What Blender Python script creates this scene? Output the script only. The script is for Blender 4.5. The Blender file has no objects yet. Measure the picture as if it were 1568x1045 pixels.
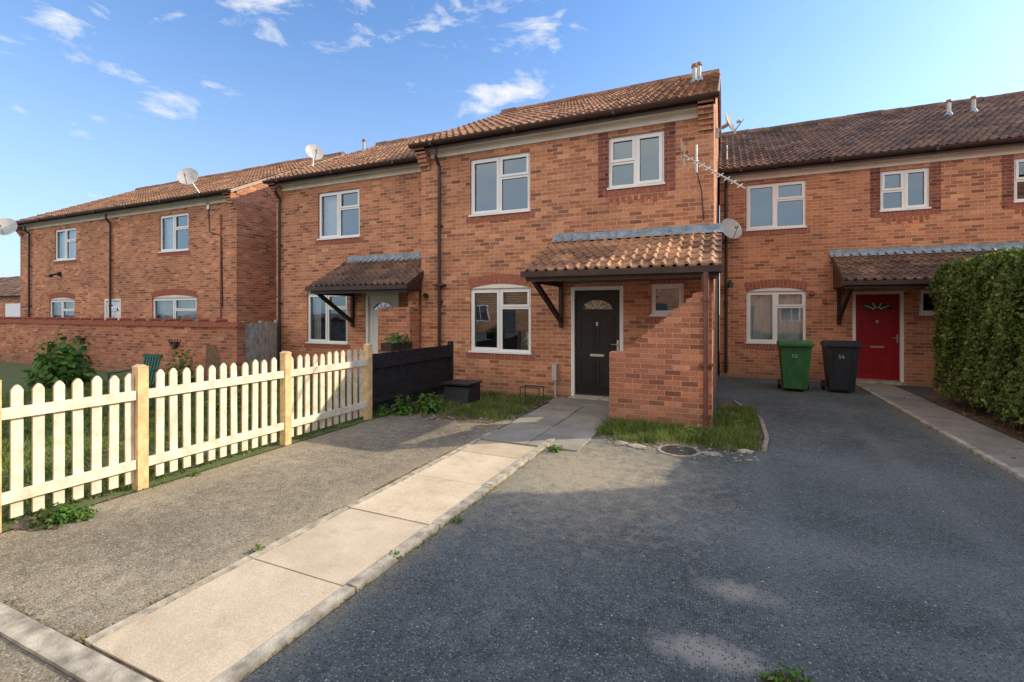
import bpy, math, random
import numpy as np
from mathutils import Vector, Matrix
random.seed(7); rng=np.random.default_rng(7)
S=bpy.context.scene
S.view_settings.view_transform='Standard'; S.view_settings.look='None'; S.view_settings.exposure=0
COL=S.collection
# ---------------------------------------------------------------- materials
def newmat(name):
    m=bpy.data.materials.new(name); m.use_nodes=True
    nt=m.node_tree; b=nt.nodes['Principled BSDF']; return m,nt,b
def nd(nt,t,**k):
    n=nt.nodes.new(t)
    for a,v in k.items():
        if a in n.inputs: n.inputs[a].default_value=v
        else: setattr(n,a,v)
    return n
def lk(nt,a,b): nt.links.new(a,b)
def c4(c): return (c[0],c[1],c[2],1)
def mixc(nt,f,a,b,mode='MIX'):
    n=nt.nodes.new('ShaderNodeMix'); n.data_type='RGBA'; n.blend_type=mode
    for sock,v in ((n.inputs[0],f),(n.inputs[6],a),(n.inputs[7],b)):
        if hasattr(v,'is_linked'): nt.links.new(v,sock)
        elif isinstance(v,(int,float)): sock.default_value=v
        else: sock.default_value=c4(v)
    return n.outputs[2]
def mth(nt,op,a,b=None,c=None,clamp=False):
    n=nt.nodes.new('ShaderNodeMath'); n.operation=op; n.use_clamp=clamp
    for i,v in enumerate((a,b,c)):
        if v is None: continue
        if hasattr(v,'is_linked'): nt.links.new(v,n.inputs[i])
        else: n.inputs[i].default_value=v
    return n.outputs[0]
def noise(nt,vec,scale,detail=3,rough=.55,dist=0):
    n=nd(nt,'ShaderNodeTexNoise'); n.inputs['Scale'].default_value=scale; n.inputs['Detail'].default_value=detail; n.inputs['Roughness'].default_value=rough; n.inputs['Distortion'].default_value=dist
    if vec is not None: lk(nt,vec,n.inputs['Vector'])
    return n.outputs['Fac']
def ramp(nt,f,stops):
    n=nt.nodes.new('ShaderNodeValToRGB'); lk(nt,f,n.inputs[0])
    e=n.color_ramp.elements
    while len(e)<len(stops): e.new(.5)
    for i,(p,c) in enumerate(stops):
        e[i].position=p; e[i].color=c4(c) if not isinstance(c,(int,float)) else (c,c,c,1)
    return n.outputs[0]
def pos(nt): return nt.nodes.new('ShaderNodeNewGeometry')
def bump(nt,b,h,strength=.3,dist=.01):
    n=nt.nodes.new('ShaderNodeBump'); n.inputs['Strength'].default_value=strength; n.inputs['Distance'].default_value=dist
    lk(nt,h,n.inputs['Height']); lk(nt,n.outputs[0],b.inputs['Normal'])
def simple(name,col,rough=.6,var=.12,scale=8,metal=0,spec=.4,bmp=0):
    m,nt,b=newmat(name); g=pos(nt)
    f=noise(nt,g.outputs['Position'],scale)
    lo=[c*(1-var*2) for c in col]; hi=[min(1,c*(1+var*2)) for c in col]
    lk(nt,ramp(nt,f,[(.25,lo),(.75,hi)]),b.inputs['Base Color'])
    b.inputs['Roughness'].default_value=rough; b.inputs['Metallic'].default_value=metal
    b.inputs['Specular IOR Level'].default_value=spec
    if bmp: bump(nt,b,noise(nt,g.outputs['Position'],scale*8,1),bmp,.01)
    return m
def brickmat(name,c1,c2,mort,seed=0):
    m,nt,b=newmat(name); g=pos(nt)
    sp=nd(nt,'ShaderNodeSeparateXYZ'); lk(nt,g.outputs['Position'],sp.inputs[0])
    sn=nd(nt,'ShaderNodeSeparateXYZ'); lk(nt,g.outputs['Normal'],sn.inputs[0])
    isx=mth(nt,'GREATER_THAN',mth(nt,'ABSOLUTE',sn.outputs[0]),.6)
    u=mth(nt,'ADD',mth(nt,'MULTIPLY',sp.outputs[0],mth(nt,'SUBTRACT',1,isx)),mth(nt,'MULTIPLY',sp.outputs[1],isx))
    isz=mth(nt,'GREATER_THAN',mth(nt,'ABSOLUTE',sn.outputs[2]),.8)
    v=mth(nt,'ADD',sp.outputs[2],mth(nt,'MULTIPLY',sp.outputs[1],isz))
    cb=nd(nt,'ShaderNodeCombineXYZ'); lk(nt,u,cb.inputs[0]); lk(nt,v,cb.inputs[1])
    br=nd(nt,'ShaderNodeTexBrick'); lk(nt,cb.outputs[0],br.inputs['Vector'])
    br.inputs['Scale'].default_value=1; br.inputs['Brick Width'].default_value=.225; br.inputs['Row Height'].default_value=.075
    br.inputs['Mortar Size'].default_value=.0055; br.inputs['Mortar Smooth'].default_value=.15; br.inputs['Bias'].default_value=-.1
    br.inputs['Color1'].default_value=c4(c1); br.inputs['Color2'].default_value=c4(c2); br.inputs['Mortar'].default_value=c4(mort)
    row=mth(nt,'FLOOR',mth(nt,'DIVIDE',v,.075))
    par=mth(nt,'MULTIPLY',mth(nt,'MODULO',mth(nt,'ABSOLUTE',row),2),.1125)
    colx=mth(nt,'FLOOR',mth(nt,'DIVIDE',mth(nt,'ADD',u,mth(nt,'SUBTRACT',.1125,par)),.225))
    cc=nd(nt,'ShaderNodeCombineXYZ'); lk(nt,row,cc.inputs[0]); lk(nt,colx,cc.inputs[1]); cc.inputs[2].default_value=seed
    wn=nd(nt,'ShaderNodeTexWhiteNoise'); lk(nt,cc.outputs[0],wn.inputs['Vector'])
    dark=ramp(nt,wn.outputs['Value'],[(0,(.50,.48,.54)),(.14,(.70,.69,.74)),(.3,(.9,.88,.88)),(.6,(1,1,1)),(.85,(1.08,1.1,1.1)),(1,(1.2,1.36,1.42))])
    big=noise(nt,g.outputs['Position'],.7,4)
    bigr=ramp(nt,big,[(.3,(.78,.78,.80)),(.5,(.98,.98,.98)),(.7,(1.16,1.13,1.08))])
    fine=ramp(nt,noise(nt,g.outputs['Position'],45,2),[(.3,.82),(.7,1.14)])
    c=mixc(nt,mth(nt,'SUBTRACT',1,br.outputs['Fac']),(1,1,1),dark)
    c=mixc(nt,1,br.outputs['Color'],c,'MULTIPLY'); c=mixc(nt,1,c,bigr,'MULTIPLY'); c=mixc(nt,1,c,fine,'MULTIPLY')
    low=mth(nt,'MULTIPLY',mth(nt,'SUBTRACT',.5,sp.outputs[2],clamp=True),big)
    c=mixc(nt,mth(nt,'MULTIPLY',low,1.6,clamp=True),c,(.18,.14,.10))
    lk(nt,c,b.inputs['Base Color']); b.inputs['Roughness'].default_value=.9; b.inputs['Specular IOR Level'].default_value=.2
    bump(nt,b,mth(nt,'MULTIPLY',br.outputs['Fac'],-1),.6,.008)
    return m
M={}
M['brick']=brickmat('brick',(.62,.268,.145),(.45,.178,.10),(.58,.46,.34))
M['brick2']=brickmat('brick_garden',(.55,.22,.125),(.43,.158,.095),(.47,.36,.27),3)
M['brickdark']=brickmat('brick_dark',(.29,.095,.07),(.21,.075,.055),(.35,.27,.21),5)
M['soldier']=simple('soldier_brick',(.37,.125,.08),.9,.2,25)
M['mortar']=simple('mortar',(.46,.37,.30),.95,.1,20)
M['white']=simple('white_upvc',(.86,.87,.87),.35,.02,3)
M['cream']=simple('cream_soffit',(.80,.76,.66),.6,.06,4)
M['brown']=simple('brown_plastic',(.055,.032,.026),.4,.15,6)
M['brownpipe']=simple('red_brown_pipe',(.17,.07,.05),.5,.15,6)
M['timber']=simple('dark_timber',(.045,.028,.02),.7,.25,14)
M['lead']=simple('lead_flashing',(.25,.33,.41),.55,.22,9)
M['black']=simple('black_paint',(.012,.013,.015),.35,.1,5)
M['blackwood']=simple('black_fence_stain',(.02,.02,.024),.75,.3,14)
M['red']=simple('red_paint',(.30,.012,.02),.35,.1,5)
M['metal']=simple('galvanised_metal',(.55,.55,.54),.35,.1,20,metal=.8)
M['dish']=simple('dish_grey',(.50,.49,.47),.5,.1,6)
M['dishd']=simple('dish_weathered',(.16,.12,.10),.6,.2,10)
M['binG']=simple('bin_green_plastic',(.035,.15,.05),.5,.15,5)
M['binB']=simple('bin_black_plastic',(.022,.028,.036),.5,.12,5)
M['decal']=simple('faded_paint_number',(.36,.38,.36),.8,.25,30)
M['greywood']=simple('weathered_boards',(.44,.45,.45),.85,.22,6)
M['pine']=simple('pine_post',(.74,.52,.27),.7,.15,12)
M['concrete']=simple('concrete_edge',(.42,.38,.31),.9,.28,9,bmp=.4)
M['room']=simple('room_interior',(.08,.08,.08),.9,.1,1)
M['curtain']=simple('net_curtain',(.75,.74,.72),.9,.05,5)
M['bark']=simple('twig_bark',(.20,.125,.08),.9,.2,20)
M['soil']=simple('soil',(.14,.105,.07),.95,.3,12,bmp=.5)
M['terracotta']=simple('terracotta',(.35,.13,.07),.8,.15,12)
M['chair']=simple('green_plastic_chair',(.03,.12,.08),.5,.1,4)
M['mat']=simple('ironwork',(.05,.048,.045),.7,.2,20)
M['stone']=simple('stone_rubble',(.32,.28,.22),.95,.3,20,bmp=.4)
m,nt,b=newmat('window_glass'); nt.nodes.remove(b)
out=nt.nodes['Material Output']; tr=nd(nt,'ShaderNodeBsdfTransparent'); tr.inputs[0].default_value=(.85,.9,.92,1)
gl=nd(nt,'ShaderNodeBsdfGlossy'); gl.inputs['Roughness'].default_value=.015; gl.inputs['Color'].default_value=(.72,.88,1,1)
g=pos(nt); bp=nd(nt,'ShaderNodeBump'); bp.inputs['Strength'].default_value=.05; bp.inputs['Distance'].default_value=.02
lk(nt,noise(nt,g.outputs['Position'],2.2,1),bp.inputs['Height']); lk(nt,bp.outputs[0],gl.inputs['Normal'])
fr=nd(nt,'ShaderNodeFresnel'); fr.inputs[0].default_value=1.5
mx=nd(nt,'ShaderNodeMixShader'); lk(nt,mth(nt,'ADD',mth(nt,'MULTIPLY',fr.outputs[0],.8),.18,clamp=True),mx.inputs[0])
lk(nt,tr.outputs[0],mx.inputs[1]); lk(nt,gl.outputs[0],mx.inputs[2]); lk(nt,mx.outputs[0],out.inputs[0]); M['glass']=m
m,nt,b=newmat('picket_paint'); g=pos(nt)
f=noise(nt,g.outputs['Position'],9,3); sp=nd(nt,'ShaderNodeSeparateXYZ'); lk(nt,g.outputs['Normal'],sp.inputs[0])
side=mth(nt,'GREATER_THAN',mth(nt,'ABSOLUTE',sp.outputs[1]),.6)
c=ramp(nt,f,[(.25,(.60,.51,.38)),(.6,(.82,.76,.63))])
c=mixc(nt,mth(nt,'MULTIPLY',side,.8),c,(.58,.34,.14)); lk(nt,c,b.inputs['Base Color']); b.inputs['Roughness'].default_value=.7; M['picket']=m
def tilemat(name,stops):
    m,nt,b=newmat(name); g=pos(nt)
    sp=nd(nt,'ShaderNodeSeparateXYZ'); lk(nt,g.outputs['Position'],sp.inputs[0])
    tx=mth(nt,'FLOOR',mth(nt,'DIVIDE',sp.outputs[0],.33)); tz=mth(nt,'FLOOR',mth(nt,'DIVIDE',sp.outputs[2],.139))
    cb=nd(nt,'ShaderNodeCombineXYZ'); lk(nt,tx,cb.inputs[0]); lk(nt,tz,cb.inputs[1])
    wn=nd(nt,'ShaderNodeTexWhiteNoise'); lk(nt,cb.outputs[0],wn.inputs['Vector'])
    c=ramp(nt,wn.outputs['Value'],stops)
    n1=noise(nt,g.outputs['Position'],14,4); c=mixc(nt,1,c,ramp(nt,n1,[(.3,.68),(.7,1.28)]),'MULTIPLY')
    n2=noise(nt,g.outputs['Position'],1.2,3); c=mixc(nt,1,c,ramp(nt,n2,[(.3,.75),(.7,1.22)]),'MULTIPLY')
    li=ramp(nt,noise(nt,g.outputs['Position'],38,2),[(.62,0),(.74,.5)]); c=mixc(nt,li,c,(.42,.36,.22))
    lk(nt,c,b.inputs['Base Color']); b.inputs['Roughness'].default_value=.85; bump(nt,b,n1,.3,.01); return m
M['tile']=tilemat('roof_tile',[(0,(.17,.085,.055)),(.5,(.28,.14,.082)),(1,(.42,.22,.12))])
M['tile2']=tilemat('canopy_tile',[(0,(.26,.14,.09)),(.5,(.42,.23,.135)),(1,(.56,.32,.18))])
M['tile3']=tilemat('roof_tile_dark',[(0,(.10,.064,.054)),(.5,(.165,.10,.078)),(1,(.25,.145,.10))])
def tarmac(name,lo,hi,chip,patch=None):
    m,nt,b=newmat(name); g=pos(nt); P=g.outputs['Position']
    f=noise(nt,P,170,1,.7); c=ramp(nt,f,[(.33,lo),(.66,hi)])
    big=ramp(nt,noise(nt,P,.9,4,.6),[(.28,.68),(.5,1),(.74,1.4)]); c=mixc(nt,1,c,big,'MULTIPLY')
    n9=noise(nt,P,9,3,.6)
    mid=ramp(nt,n9,[(.3,.78),(.7,1.22)]); c=mixc(nt,1,c,mid,'MULTIPLY')
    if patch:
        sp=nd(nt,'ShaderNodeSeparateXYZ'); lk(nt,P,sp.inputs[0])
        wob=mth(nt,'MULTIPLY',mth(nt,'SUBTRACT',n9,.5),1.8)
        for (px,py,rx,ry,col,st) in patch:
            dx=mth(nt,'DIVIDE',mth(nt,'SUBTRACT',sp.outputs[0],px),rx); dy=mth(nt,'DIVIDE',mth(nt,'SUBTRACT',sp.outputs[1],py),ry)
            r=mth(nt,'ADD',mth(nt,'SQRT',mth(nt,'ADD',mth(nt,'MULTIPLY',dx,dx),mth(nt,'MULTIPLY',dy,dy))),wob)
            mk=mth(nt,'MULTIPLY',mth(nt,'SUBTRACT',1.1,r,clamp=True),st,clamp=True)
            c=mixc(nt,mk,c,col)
    vo=nd(nt,'ShaderNodeTexVoronoi'); vo.inputs['Scale'].default_value=70; lk(nt,P,vo.inputs['Vector'])
    sc=nd(nt,'ShaderNodeSeparateColor'); lk(nt,vo.outputs['Color'],sc.inputs[0])
    chipm=mth(nt,'MULTIPLY',mth(nt,'LESS_THAN',vo.outputs['Distance'],.34),mth(nt,'GREATER_THAN',sc.outputs[0],.62))
    c=mixc(nt,mth(nt,'MULTIPLY',chipm,.75),c,chip)
    chd=mth(nt,'MULTIPLY',mth(nt,'LESS_THAN',vo.outputs['Distance'],.4),mth(nt,'LESS_THAN',sc.outputs[0],.33))
    c=mixc(nt,mth(nt,'MULTIPLY',chd,.7),c,tuple(x*.35 for x in lo))
    v2=nd(nt,'ShaderNodeTexVoronoi'); v2.inputs['Scale'].default_value=9; lk(nt,P,v2.inputs['Vector'])
    s2=nd(nt,'ShaderNodeSeparateColor'); lk(nt,v2.outputs['Color'],s2.inputs[0])
    bits=mth(nt,'MULTIPLY',mth(nt,'LESS_THAN',v2.outputs['Distance'],.06),mth(nt,'GREATER_THAN',s2.outputs[1],.5))
    c=mixc(nt,bits,c,(.5,.48,.4))
    lk(nt,c,b.inputs['Base Color']); b.inputs['Roughness'].default_value=.9; b.inputs['Specular IOR Level'].default_value=.2
    bump(nt,b,f,.7,.007); return m
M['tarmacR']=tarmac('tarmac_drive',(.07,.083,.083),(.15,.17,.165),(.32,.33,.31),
   [(.07,3.13,.26,.13,(.34,.31,.27),1.1),(-.06,2.5,.34,.13,(.36,.33,.29),1.2),(.22,2.42,.13,.07,(.05,.04,.03),1.5),(.6,3.9,1.3,.5,(.22,.235,.23),.6),(1.6,5.8,1.1,1.1,(.20,.215,.215),.5),(1.2,2.9,.8,.25,(.2,.21,.2),.5),(-1.4,4.8,1.5,1.7,(.38,.33,.25),1.1),(-2.0,3.2,.25,2.5,(.28,.25,.19),.8),(2.7,8,.25,5,(.22,.2,.16),.7),(.35,6,.2,4,(.19,.205,.2),.55),(1.75,6,.2,4,(.19,.205,.2),.5),(.9,9,.5,1.2,(.05,.055,.055),.5)])  # sandy dust beside the path, with sunlit brightness also put into its colour
M['tarmacL']=tarmac('tarmac_drive_old',(.185,.16,.122),(.36,.315,.24),(.56,.51,.41),[(-4.95,3.5,.3,3,(.36,.30,.20),.8),(-2.93,3.3,.22,3,(.38,.31,.21),.7),(-3.9,2.2,.8,.5,(.20,.175,.14),.7),(-3.6,5.6,.7,.7,(.12,.11,.095),.7)])
M['tarmacG']=tarmac('tarmac_road',(.08,.08,.078),(.15,.15,.145),(.28,.27,.25))
def slabmat(name,a,bc):
    m,nt,b=newmat(name); g=pos(nt); P=g.outputs['Position']
    c=ramp(nt,noise(nt,P,2.2,4,.65),[(.3,a),(.7,bc)])
    c=mixc(nt,1,c,ramp(nt,noise(nt,P,110,1),[(.3,.85),(.7,1.12)]),'MULTIPLY')
    r=nd(nt,'ShaderNodeNewGeometry').outputs['Random Per Island']
    c=mixc(nt,1,c,ramp(nt,r,[(0,.84),(1,1.1)]),'MULTIPLY')
    st=ramp(nt,noise(nt,P,5,4,.7),[(.54,0),(.74,.45)]); c=mixc(nt,st,c,(.33,.26,.17))
    lk(nt,c,b.inputs['Base Color']); b.inputs['Roughness'].default_value=.9; bump(nt,b,noise(nt,P,120,1),.35,.005); return m
M['slab']=slabmat('paving_slab',(.52,.43,.31),(.68,.58,.44))
M['slabG']=slabmat('paving_slab_grey',(.24,.23,.20),(.38,.355,.31))
def leafmat(name,stops,sub=.3):
    m,nt,b=newmat(name); g=pos(nt)
    c=ramp(nt,g.outputs['Random Per Island'],stops)
    c=mixc(nt,1,c,ramp(nt,noise(nt,g.outputs['Position'],3,2),[(.3,.6),(.7,1.35)]),'MULTIPLY')
    lk(nt,c,b.inputs['Base Color']); b.inputs['Roughness'].default_value=.6
    tb=nd(nt,'ShaderNodeBsdfTranslucent'); lk(nt,c,tb.inputs[0]); mx=nd(nt,'ShaderNodeMixShader'); mx.inputs[0].default_value=sub
    lk(nt,b.outputs[0],mx.inputs[1]); lk(nt,tb.outputs[0],mx.inputs[2]); lk(nt,mx.outputs[0],nt.nodes['Material Output'].inputs[0]); return m
M['grass']=leafmat('grass_blades',[(0,(.08,.15,.02)),(.6,(.15,.24,.04)),(1,(.30,.31,.10))])
M['hedge']=leafmat('hedge_leaves',[(0,(.06,.115,.02)),(.5,(.13,.21,.04)),(1,(.28,.34,.08))])
M['leaf']=leafmat('weed_leaves',[(0,(.05,.14,.02)),(.7,(.10,.24,.03)),(1,(.20,.29,.05))])
M['dryleaf']=leafmat('dry_leaves',[(0,(.16,.09,.05)),(1,(.30,.19,.10))])
M['moss']=leafmat('moss_tufts',[(0,(.12,.11,.03)),(1,(.34,.26,.09))])
M['flower']=leafmat('flower_petals',[(0,(.6,.10,.10)),(1,(.7,.55,.1))])
m,nt,b=newmat('lawn'); g=pos(nt); lk(nt,ramp(nt,noise(nt,g.outputs['Position'],3.5,5,.75),[(.3,(.07,.085,.025)),(.5,(.11,.15,.035)),(.62,(.15,.13,.07)),(.75,(.20,.16,.10))]),b.inputs['Base Color']); b.inputs['Roughness'].default_value=.95; M['lawn']=m
# ---------------------------------------------------------------- mesh builder
class MB:
    def __init__(s): s.v=[];s.f=[];s.mi=[];s.mats=[];s.sm=[]
    def _m(s,m):
        if m not in s.mats: s.mats.append(m)
        return s.mats.index(m)
    def face(s,pts,m,smooth=False):
        i=len(s.v); s.v+= [tuple(p) for p in pts]; s.f.append(tuple(range(i,i+len(pts)))); s.mi.append(s._m(m)); s.sm.append(smooth)
    def mesh(s,vs,fs,m,smooth=False):
        i=len(s.v); s.v+=[tuple(p) for p in vs]; k=s._m(m)
        for f in fs: s.f.append(tuple(i+a for a in f)); s.mi.append(k); s.sm.append(smooth)
    def box(s,x0,x1,y0,y1,z0,z1,m):
        v=[(x0,y0,z0),(x1,y0,z0),(x1,y1,z0),(x0,y1,z0),(x0,y0,z1),(x1,y0,z1),(x1,y1,z1),(x0,y1,z1)]
        s.mesh(v,[(0,3,2,1),(4,5,6,7),(0,1,5,4),(1,2,6,5),(2,3,7,6),(3,0,4,7)],m)
    def beam(s,p0,p1,w,h,m,up=(0,0,1)):
        p0=Vector(p0);p1=Vector(p1);d=(p1-p0).normalized(); u=Vector(up); r=d.cross(u)
        if r.length<1e-3: r=d.cross(Vector((0,1,0)))
        r.normalize(); u=r.cross(d).normalized(); r*=w/2;u*=h/2
        v=[p0-r-u,p0+r-u,p0+r+u,p0-r+u,p1-r-u,p1+r-u,p1+r+u,p1-r+u]
        s.mesh(v,[(0,1,2,3),(4,7,6,5),(0,4,5,1),(1,5,6,2),(2,6,7,3),(3,7,4,0)],m)
    def cyl(s,p0,p1,r,m,n=12,r2=None,caps=True):
        p0=Vector(p0);p1=Vector(p1);d=(p1-p0).normalized();a=d.orthogonal().normalized();b=d.cross(a); r2=r if r2 is None else r2
        v=[];
        for p,rr in((p0,r),(p1,r2)):
            for i in range(n):
                t=2*math.pi*i/n; v.append(p+a*math.cos(t)*rr+b*math.sin(t)*rr)
        s.mesh(v,[(i,(i+1)%n,n+(i+1)%n,n+i) for i in range(n)],m,True)
        if caps: s.mesh(v,[tuple(range(n-1,-1,-1)),tuple(range(n,2*n))],m)
    def prism(s,poly,axis,a0,a1,m):
        def P(p,a): return {'x':(a,p[0],p[1]),'y':(p[0],a,p[1]),'z':(p[0],p[1],a)}[axis]
        n=len(poly); v=[P(p,a0) for p in poly]+[P(p,a1) for p in poly]
        s.mesh(v,[tuple(range(n)),tuple(range(2*n-1,n-1,-1))]+[(i,n+i,n+(i+1)%n,(i+1)%n) for i in range(n)],m)
    def obj(s,name,parent=None):
        V=np.array(s.v,dtype=float); lo=V.min(0); hi=V.max(0); o=Vector(((lo[0]+hi[0])/2,(lo[1]+hi[1])/2,lo[2]))
        me=bpy.data.meshes.new(name); me.from_pydata((V-np.array(o)).tolist(),[],s.f)
        for m in s.mats: me.materials.append(M[m])
        me.polygons.foreach_set('material_index',s.mi); me.polygons.foreach_set('use_smooth',s.sm); me.update()
        ob=bpy.data.objects.new(name,me); ob.location=o; COL.objects.link(ob)
        if parent: ob.parent=parent; ob.matrix_parent_inverse=Matrix.Translation(-Vector(parent.location))
        return ob
def empty(name,loc):
    e=bpy.data.objects.new(name,None); e.location=loc; e.empty_display_size=.3; COL.objects.link(e); return e
# ---------------------------------------------------------------- building parts
def wall_open(mb,x0,x1,z0,z1,y,ops,m,depth=.13):
    xs=sorted(set([x0,x1]+[o[0] for o in ops]+[o[1] for o in ops])); zs=sorted(set([z0,z1]+[o[2] for o in ops]+[o[3] for o in ops]))
    for i in range(len(xs)-1):
        for j in range(len(zs)-1):
            cx=(xs[i]+xs[i+1])/2; cz=(zs[j]+zs[j+1])/2
            if any(o[0]<cx<o[1] and o[2]<cz<o[3] for o in ops): continue
            mb.face([(xs[i],y,zs[j]),(xs[i+1],y,zs[j]),(xs[i+1],y,zs[j+1]),(xs[i],y,zs[j+1])],m)
    for a,b_,c,d in ops:
        Y=y+depth
        mb.face([(a,y,c),(a,y,d),(a,Y,d),(a,Y,c)],m); mb.face([(b_,y,d),(b_,y,c),(b_,Y,c),(b_,Y,d)],m)
        mb.face([(a,y,d),(b_,y,d),(b_,Y,d),(a,Y,d)],m); mb.face([(a,y,c),(a,Y,c),(b_,Y,c),(b_,y,c)],m)
def window(par,x0,x1,z0,z1,yf,side='R',curtain=0,tr=.68,single=False):
    e=.001; x0+=e;x1-=e;z0+=e;z1-=e
    mb=MB(); A=yf+.045;B=yf+.115;fw=.05
    mb.box(x0,x0+fw,A,B,z0,z1,'white'); mb.box(x1-fw,x1,A,B,z0,z1,'white')
    mb.box(x0+fw,x1-fw,A,B,z1-fw,z1,'white'); mb.box(x0+fw,x1-fw,A,B,z0,z0+fw,'white')
    mb.box(x0-.02,x1+.02,yf-.035,yf-.002,z0-.022,z0+.012,'white'); mb.box(x0,x1,yf-.002,A-.001,z0+.001,z0+.012,'white')
    def sash(a,b,c,d,w=.045,proud=.018):
        y0=A-proud; y1=A+.03
        mb.box(a,a+w,y0,y1,c,d,'white'); mb.box(b-w,b,y0,y1,c,d,'white'); mb.box(a+w,b-w,y0,y1,c,c+w,'white'); mb.box(a+w,b-w,y0,y1,d-w,d,'white')
        t=.006
        for q in ((a+w,a+w+t,c+w,d-w),(b-w-t,b-w,c+w,d-w),(a+w+t,b-w-t,c+w,c+w+t),(a+w+t,b-w-t,d-w-t,d-w)): mb.box(q[0],q[1],yf+.06,yf+.069,q[2],q[3],'black')
        mb.face([(a+w,yf+.07,c+w),(b-w,yf+.07,c+w),(b-w,yf+.07,d-w),(a+w,yf+.07,d-w)],'glass')
    g=.012; zi0=z0+fw-g; zi1=z1-fw+g
    if single:
        sash(x0+fw-g,x1-fw+g,zi0,zi1)
    else:
        xm=(x0+x1)/2; mb.box(xm-.03,xm+.03,A+.002,B-.002,z0+fw,z1-fw,'white')
        L=(x0+fw-g,xm-.03+g);R=(xm+.03-g,x1-fw+g)
        sp,fu=(R,L) if side=='R' else (L,R)
        sash(fu[0],fu[1],zi0,zi1,.05)
        zt=z0+(z1-z0)*tr
        mb.box(sp[0]+g,sp[1]-g,A+.003,B-.003,zt-.025,zt+.025,'white')
        sash(sp[0],sp[1],zt+.025-g,zi1,.045); sash(sp[0]+.002,sp[1]-.002,zi0,zt-.025+g,.022,.004)
    mb.obj('window_frame',par)
    mr=MB(); D=yf+1.6; y=yf+.12; q=.25
    X0,X1,Z0,Z1=x0-q,x1+q,z0-.3,z1+.1
    mr.face([(X0,D,Z0),(X1,D,Z0),(X1,D,Z1),(X0,D,Z1)],'room'); mr.face([(X0,y,Z0),(X0,D,Z0),(X0,D,Z1),(X0,y,Z1)],'room'); mr.face([(X1,y,Z0),(X1,D,Z0),(X1,D,Z1),(X1,y,Z1)],'room')
    mr.face([(X0,y,Z0),(X1,y,Z0),(X1,D,Z0),(X0,D,Z0)],'room'); mr.face([(X0,y,Z1),(X1,y,Z1),(X1,D,Z1),(X0,D,Z1)],'room')
    def cur(a,b,zb,zt):
        n=max(6,int((b-a)/.012)); v=[];f=[]
        for i in range(n+1):
            x=a+(b-a)*i/n; yy=yf+.22+.018*math.sin(x*70+math.sin(x*13)*2); v+=[(x,yy,zb),(x,yy,zt)]
        for i in range(n): f.append((2*i,2*i+2,2*i+3,2*i+1))
        mr.mesh(v,f,'curtain',True)
    w=x1-x0
    if curtain==1: cur(x0,x0+w*.2,z0,z1); cur(x1-w*.2,x1,z0,z1)
    if curtain==2: cur(x0,x1,z0,z0+(z1-z0)*.97)
    if curtain==3: cur(x0,x0+w*.34,z0,z1)
    if curtain==4:
        zz=z1-.06
        while zz>z0+(z1-z0)*.62: mr.beam((x0+.05,yf+.2,zz),(x1-.05,yf+.2,zz),.03,.004,'curtain'); zz-=.035
    mr.obj('window_interior',par)
def soldiers(mb,x0,x1,z0,z1,y,m='soldier'):
    mb.box(x0-.004,x1+.004,y-.003,y+.002,z0-.004,z1+.004,'mortar')
    n=round((x1-x0)/.075); p=(x1-x0)/n
    for i in range(n): mb.box(x0+i*p+.005,x0+(i+1)*p-.005,y-.008-random.random()*.003,y+.001,z0,z1,m)
def arch(mb,x0,x1,z,y,rise=.09,h=.2):
    w=(x1-x0)/2; R=(w*w+rise*rise)/(2*rise); cx=(x0+x1)/2; cz=z+rise-R; a=math.asin(w/R); n=int(2*w/.078)
    pts=[(cx+(R)*math.sin(-a+2*a*i/12),cz+R*math.cos(-a+2*a*i/12)) for i in range(13)]
    poly=[(x0,z-.0)]+pts[1:-1]+[(x1,z)]
    mb.face([(p[0],y-.003,p[1]) for p in poly[::-1]],'cream')
    for i in range(n):
        t0=-a+2*a*(i+.06)/n;t1=-a+2*a*(i+.94)/n; q=[(R+.0,t0),(R,t1),(R+h,t1),(R+h,t0)]
        mb.prism([(cx+r*math.sin(t),cz+r*math.cos(t)) for r,t in q],'y',y-.012-random.random()*.003,y+.001,'soldier')
    pm=[(cx+(R-.003)*math.sin(-a+2*a*i/12),cz+(R-.003)*math.cos(-a+2*a*i/12)) for i in range(13)]; pM=[(cx+(R+h+.004)*math.sin(-a+2*a*i/12),cz+(R+h+.004)*math.cos(-a+2*a*i/12)) for i in range(13)]
    for i in range(12): mb.face([(pm[i][0],y-.005,pm[i][1]),(pm[i+1][0],y-.005,pm[i+1][1]),(pM[i+1][0],y-.005,pM[i+1][1]),(pM[i][0],y-.005,pM[i][1])],'mortar')
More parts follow.
